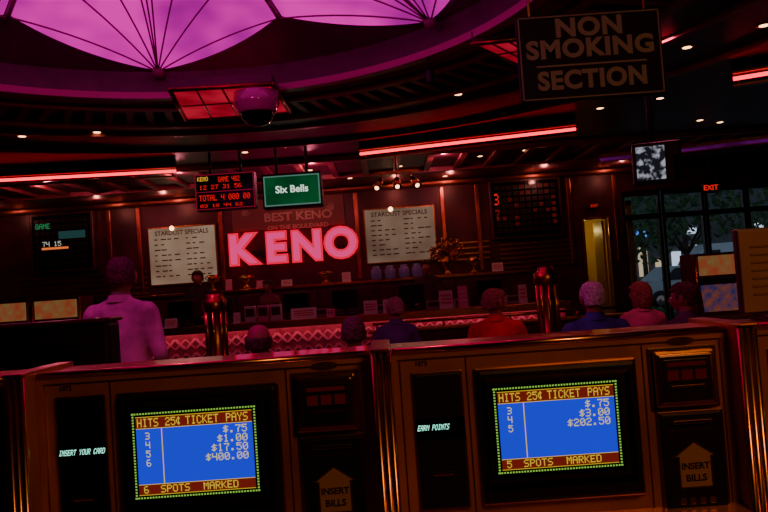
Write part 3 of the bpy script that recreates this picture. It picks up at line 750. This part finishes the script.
def person(name, x, y, z0, yaw, shirt, hairc, pants, seated, scale=1.0, headyaw=0, bald=False, skinc=(.36, .14, .09), lean=0.0, longhair=False, wide=1.0):
    skin = mat("skin_%s" % name, skinc, .6); sh = mat("shirt_%s" % name, shirt, .85, noise=.45, scale=5, bump=1.0); pa = mat("trousers_%s" % name, pants, .8); hr = mat("hair_%s" % name, hairc, .7, noise=.5, scale=45, bump=1.0); shoe = mat("shoe_leather", (.02, .015, .01), .4)
    V3 = Vector; b = B("person")
    base = .56 if seated else .93
    t = bmesh.new(); segs = []; W_ = wide
    def lx(k): return lean*k
    tor = [(0, 0, base-.1, .12, .09), (0, 0, base-.05, .165, .12), (0, 0, base+.03, .18*W_, .135*W_), (0, lx(.2), base+.15, .17*W_, .13*W_), (0, lx(.4), base+.27, .178*W_, .13*W_), (0, lx(.7), base+.38, .185*W_, .12), (0, lx(.9), base+.45, .165*W_, .10), (0, lx(1), base+.49, .12*W_, .08), (0, lx(1.05), base+.53, .068, .062)]
    loft(t, tor)
    NB = V3((0, lx(1.05), base+.52)); HC = V3((0, lx(1.2)+.02, base+.665))
    def seg(a, c, ra, rb, m): a = V3(a); c = V3(c); capsule(t, a, c, ra, rb); segs.append((a, c, m, ra))
    seg(NB, HC-V3((0, .01, .06)), .062, .058, skin)
    segs.append((V3((0, 0, base+.06)), V3((0, lx(.9), base+.42)), sh, .16)); segs.append((V3((-.13, lx(1), base+.46)), V3((.13, lx(1), base+.46)), sh, .08))
    segs.append((V3((-.08, 0, base-.06)), V3((.08, 0, base-.06)), pa, .13))
    hands = []
    for s_ in (-1, 1):
        S = V3((s_*.172*W_, lx(1), base+.43))
        if seated: E = V3((s_*.245*W_, lx(.6)+.06, base+.19)); W = V3((s_*.15, .30, base+.135)); Hd = V3((s_*.13, .375, base+.115))
        else: E = V3((s_*.25*W_, .02, base+.16)); W = V3((s_*.21, .2, base+.06)); Hd = V3((s_*.18, .27, base+.05))
        Mx = S.lerp(E, .6)
        seg(S, Mx, .066*W_, .060, sh); seg(Mx, E, .058, .048, sh); seg(E, W, .043, .03, skin)
        seg(V3((s_*.06, lx(1), base+.49)), S, .05, .06, sh)
        hands.append((W, Hd, s_))
        hp = V3((s_*.09, 0, base-.06))
        if seated: kn = V3((s_*.13, .43, base-.03)); an = V3((s_*.13, .40, .1)); toe = V3((s_*.14, .56, .045))
        else: kn = V3((s_*.11, .02, .5)); an = V3((s_*.12, -.01, .1)); toe = V3((s_*.14, .15, .045))
        seg(hp, kn, .095, .065, pa); seg(kn, an, .06, .042, pa); seg(an-V3((0, .02, .04)), toe, .045, .038, shoe)
    me = remesh(t, .018, 6)
    ms = []
    me.materials.clear()
    for p in me.polygons:
        c = p.center; best = min(segs, key=lambda q: segd(c, q[0], q[1])-q[3]); p.material_index = 0; p.use_smooth = True
        ms.append(b.mi(best[2]))
    n0 = len(b.bm.faces); b.bm.from_mesh(me); b.bm.faces.ensure_lookup_table(); bpy.data.meshes.remove(me)
    for f, i in zip(b.bm.faces[n0:], ms): f.material_index = i; f.smooth = True
    for W, Hd, s_ in hands:
        t = bmesh.new(); d = (Hd-W).normalized(); side = V3((-s_, 0, 0)); side = (side-d*side.dot(d)).normalized(); dn = V3((0, 0, -1)); dn = (dn-d*dn.dot(d)).normalized()
        for k in (-.022, 0, .022): capsule(t, W+side*k*.5, W+d*.075+side*k, .017, .014, 8)
        for i, (o_, L_) in enumerate(((-.031, .055), (-.010, .068), (.011, .073), (.032, .066))):
            a = W+d*.082+side*o_; m1 = a+d*L_*.5+dn*.006; e = m1+d*L_*.42+dn*.022; capsule(t, a, m1, .0088, .0082, 7); capsule(t, m1, e, .0082, .0068, 7)
        a = W+d*.025+side*.03; m1 = a+d*.03+side*.028+dn*.006; e = m1+d*.03+side*.008+dn*.01; capsule(t, a, m1, .012, .01, 7); capsule(t, m1, e, .0095, .008, 7)
        b.addme(remesh(t, .0055, 2), skin, True)
    t = bmesh.new(); bmesh.ops.create_uvsphere(t, u_segments=28, v_segments=22, radius=1)
    def sq(c, e=.86):
        return Vector([math.copysign(abs(q)**e, q) for q in c])
    for v in t.verts:
        c = v.co; x_, y_, z_ = c.x*.078, c.y*.098, c.z*.114
        if z_ < -.02: k = (-.02-z_)/.1; x_ *= 1-.35*k; y_ = y_*(1-.25*k)+.018*k
        if z_ > 0: y_ -= .008; x_ *= 1+.25*(z_/.114)**2; y_ *= 1+.1*(z_/.114)**2
        fr_ = max(0, c.y)
        if fr_ > .5:
            y_ += .024*math.exp(-((x_/.013)**2))*math.exp(-(((z_+.018)/.022)**2)) + .006*math.exp(-((z_-.028)/.012)**2)
            y_ -= .010*(math.exp(-(((abs(x_)-.032)/.016)**2)))*math.exp(-((z_-.006)/.014)**2)
            y_ += .007*math.exp(-((x_/.025)**2))*math.exp(-(((z_+.062)/.012)**2))
        v.co = (x_, y_, z_)
    Mh = Matrix.Translation(HC) @ Matrix.Rotation(math.radians(headyaw), 4, 'Z') @ Matrix.Scale(1.06, 4)
    me = bpy.data.meshes.new("h"); t.to_mesh(me); t.free(); b.addme(me, skin, True, Mh)
    eyem = mat("eye_white", (.8, .78, .75), .2); pup = mat("eye_iris", (.03, .02, .01), .2); lip = mat("lips", (.35, .1, .08), .5)
    def hs(c, r, m, sc):
        t = bmesh.new(); bmesh.ops.create_uvsphere(t, u_segments=12, v_segments=8, radius=r); bmesh.ops.scale(t, vec=sc, verts=t.verts); bmesh.ops.translate(t, vec=c, verts=t.verts); bmesh.ops.transform(t, matrix=Mh, verts=t.verts); b.add(t, m, True)
    for s_ in (-1, 1):
        hs((s_*.031, .081, .006), .012, eyem, (1, .8, .75)); hs((s_*.031, .089, .006), .005, pup, (1, .8, 1)); hs((s_*.032, .092, .026), .012, hr, (1.3, .3, .25))
        hs((s_*.084, -.004, -.005), .030, skin, (.38, .65, 1.15))
    hs((0, .090, -.058), .02, lip, (1.1, .3, .25))
    t = bmesh.new(); bmesh.ops.create_uvsphere(t, u_segments=40, v_segments=32, radius=1)
    dl_ = []
    for v in t.verts:
        c = v.co.copy(); k = 1.09+.05*math.sin(c.x*11+c.z*9)*math.sin(c.y*13+c.z*5)+random.uniform(-.02, .02); q_ = sq(c, .80); x_, y_, z_ = q_.x*.079*k, q_.y*.101*k-.008, q_.z*.113*k
        if c.y > .35 and z_ < .05: dl_.append(v)
        elif z_ < (-.05 if not longhair else -.3) or (abs(c.x) > .75 and z_ < -.0 and c.y > -.25 and not longhair): dl_.append(v)
        elif bald and (z_ > .045 or c.y > .1): dl_.append(v)
        if longhair and z_ < -.02: z_ = -.02+(z_+.02)*1.6; x_ *= 1.12
        v.co = (x_, y_, z_)
    bmesh.ops.delete(t, geom=dl_, context='VERTS')
    bmesh.ops.solidify(t, geom=list(t.faces), thickness=.008)
    me = bpy.data.meshes.new("h"); t.to_mesh(me); t.free(); b.addme(me, hr, True, Mh)
    t = bmesh.new(); bmesh.ops.create_cone(t, cap_ends=False, segments=20, radius1=.088, radius2=.068, depth=.045)
    bmesh.ops.translate(t, vec=NB+V3((0, 0, .01)), verts=t.verts); b.add(t, sh, True)
    M = Matrix.Translation((x, y, z0)) @ Matrix.Rotation(math.radians(yaw), 4, 'Z') @ Matrix.Scale(scale, 4)
    return b.done(org=(x, y, z0), M=M)
chairm = mat("chair_vinyl", (.04, .01, .02), .5, noise=.2)
def chair(x, y, yaw, scale=1.0):
    b = B("lounge_chair"); sz = .455*scale
    b.box((0, .06, sz-.05), (.46, .46, .09), chairm, .03); b.box((0, -.235, .68), (.44, .05, .38), chairm, .03, rot=Matrix.Rotation(math.radians(6), 3, 'X'))
    b.cyl((-.16, -.2, sz-.04), (-.16, -.23, .55), .012, chrome); b.cyl((.16, -.2, sz-.04), (.16, -.23, .55), .012, chrome)
    b.cyl((0, .05, .04), (0, .05, sz-.08), .03, chrome)
    for k in range(5): a = k*2*math.pi/5+.3; b.cyl((0, .05, .05), (.24*math.cos(a), .05+.24*math.sin(a), .035), .018, black); b.sph((.24*math.cos(a), .05+.24*math.sin(a), .03), .028, black, seg=8)
    b.done(org=(x, y, 0), M=Matrix.Translation((x, y, 0)) @ Matrix.Rotation(math.radians(yaw), 4, 'Z'))
def seated(name, u, v, y, **kw):
    p = at(u, v, y); sc = kw.pop("scale", 1.0); yaw = kw.pop("yaw", 0)
    person(name, p.x, y, 0, yaw, seated=True, scale=sc, **kw); chair(p.x, y, yaw, sc)
person("man_pink", at(117, 300, 5.0).x, 5.0, 0, -18, (.66, .24, .50), (.08, .03, .03), (.03, .02, .03), False, scale=1.05, headyaw=24, wide=1.16, lean=.03)
person("clerk", at(198, 280, 12.6).x, 12.6, .2, 175, (.03, .02, .02), (.02, .01, .01), (.02, .02, .02), False, scale=1.02)
person("clerk_two", at(428, 280, 12.7).x, 12.7, .2, 160, (.05, .02, .02), (.02, .01, .01), (.02, .02, .02), False, scale=.97)
person("clerk_three", at(268, 280, 12.2).x, 12.2, .2, 150, (.15, .04, .06), (.03, .015, .01), (.02, .02, .02), False, scale=.88)
seated("a", 395, 308, 8.1, shirt=(.10, .04, .20), hairc=(.4, .25, .2), pants=(.03, .03, .05), lean=.05, headyaw=20)
seated("b", 495, 305, 6.9, shirt=(.60, .08, .03), hairc=(.26, .12, .06), pants=(.03, .03, .05), yaw=-12, wide=1.08, headyaw=-50, scale=1.03)
seated("c", 596, 303, 5.9, shirt=(.06, .05, .38), hairc=(.8, .66, .62), pants=(.03, .03, .05), yaw=6, lean=.04, wide=1.14, scale=1.04)
seated("d", 641, 300, 7.4, shirt=(.55, .15, .24), hairc=(.28, .12, .06), pants=(.03, .03, .05), yaw=5, longhair=True, headyaw=30)
seated("e", 692, 304, 5.9, shirt=(.14, .04, .14), hairc=(.10, .04, .03), pants=(.03, .03, .05), yaw=18, headyaw=35, wide=1.1, lean=.06)
seated("f", 259, 347, 5.0, shirt=(.2, .05, .12), hairc=(.08, .05, .04), pants=(.03, .03, .05), bald=True, scale=.96)
seated("g", 354, 340, 5.4, shirt=(.12, .04, .08), hairc=(.12, .08, .06), pants=(.03, .03, .05), bald=False, scale=.95)

# ---------------------------------------------------------------- lights
def area(name, loc, rot, size, col, pw, sy=None):
    l = bpy.data.lights.new(name, 'AREA'); l.size = size; l.color = col; l.energy = pw
    if sy: l.shape = 'RECTANGLE'; l.size_y = sy
    o = bpy.data.objects.new(name, l); o.location = loc; o.rotation_euler = [math.radians(a) for a in rot]; scene.collection.objects.link(o)
def point(name, loc, col, pw, r=.04):
    l = bpy.data.lights.new(name, 'POINT'); l.color = col; l.energy = pw; l.shadow_soft_size = r
    o = bpy.data.objects.new(name, l); o.location = loc; scene.collection.objects.link(o)
area("light_slot_aisle", (1.5, -.6, 3.2), (32, 0, 18), .8, (1, .38, .11), 29)
point("light_dome", (-1.6, 3.6, 3.45), (1, .03, .45), 30, .15)
area("light_lounge", (2.5, 6.3, 3.38), (0, 0, 0), .4, (1, .12, .26), 16)
for k, (x, pw) in enumerate(((-7, 3), (-5.1, 3), (-3.9, 4), (-1.6, 3.5), (.3, 3), (1.3, 4), (3.0, 4), (4.4, 3))):
    point("light_wall_%d" % k, (x, 13.4, 3.3), (1, .28, .22), pw*1.5)
for k, x in enumerate((-5, -3, -1, 1)):
    point("light_counter_%d" % k, (x, 11.2, 3.3), (1, .20, .30), 15)
point("light_corridor", ((DX0+DX1)/2, YB+1.0, 2.3), (1, .75, .25), 5)
w = bpy.data.worlds.new("world"); scene.world = w; w.use_nodes = True
w.node_tree.nodes["Background"].inputs[0].default_value = (.50, .62, .75, 1); w.node_tree.nodes["Background"].inputs[1].default_value = .5
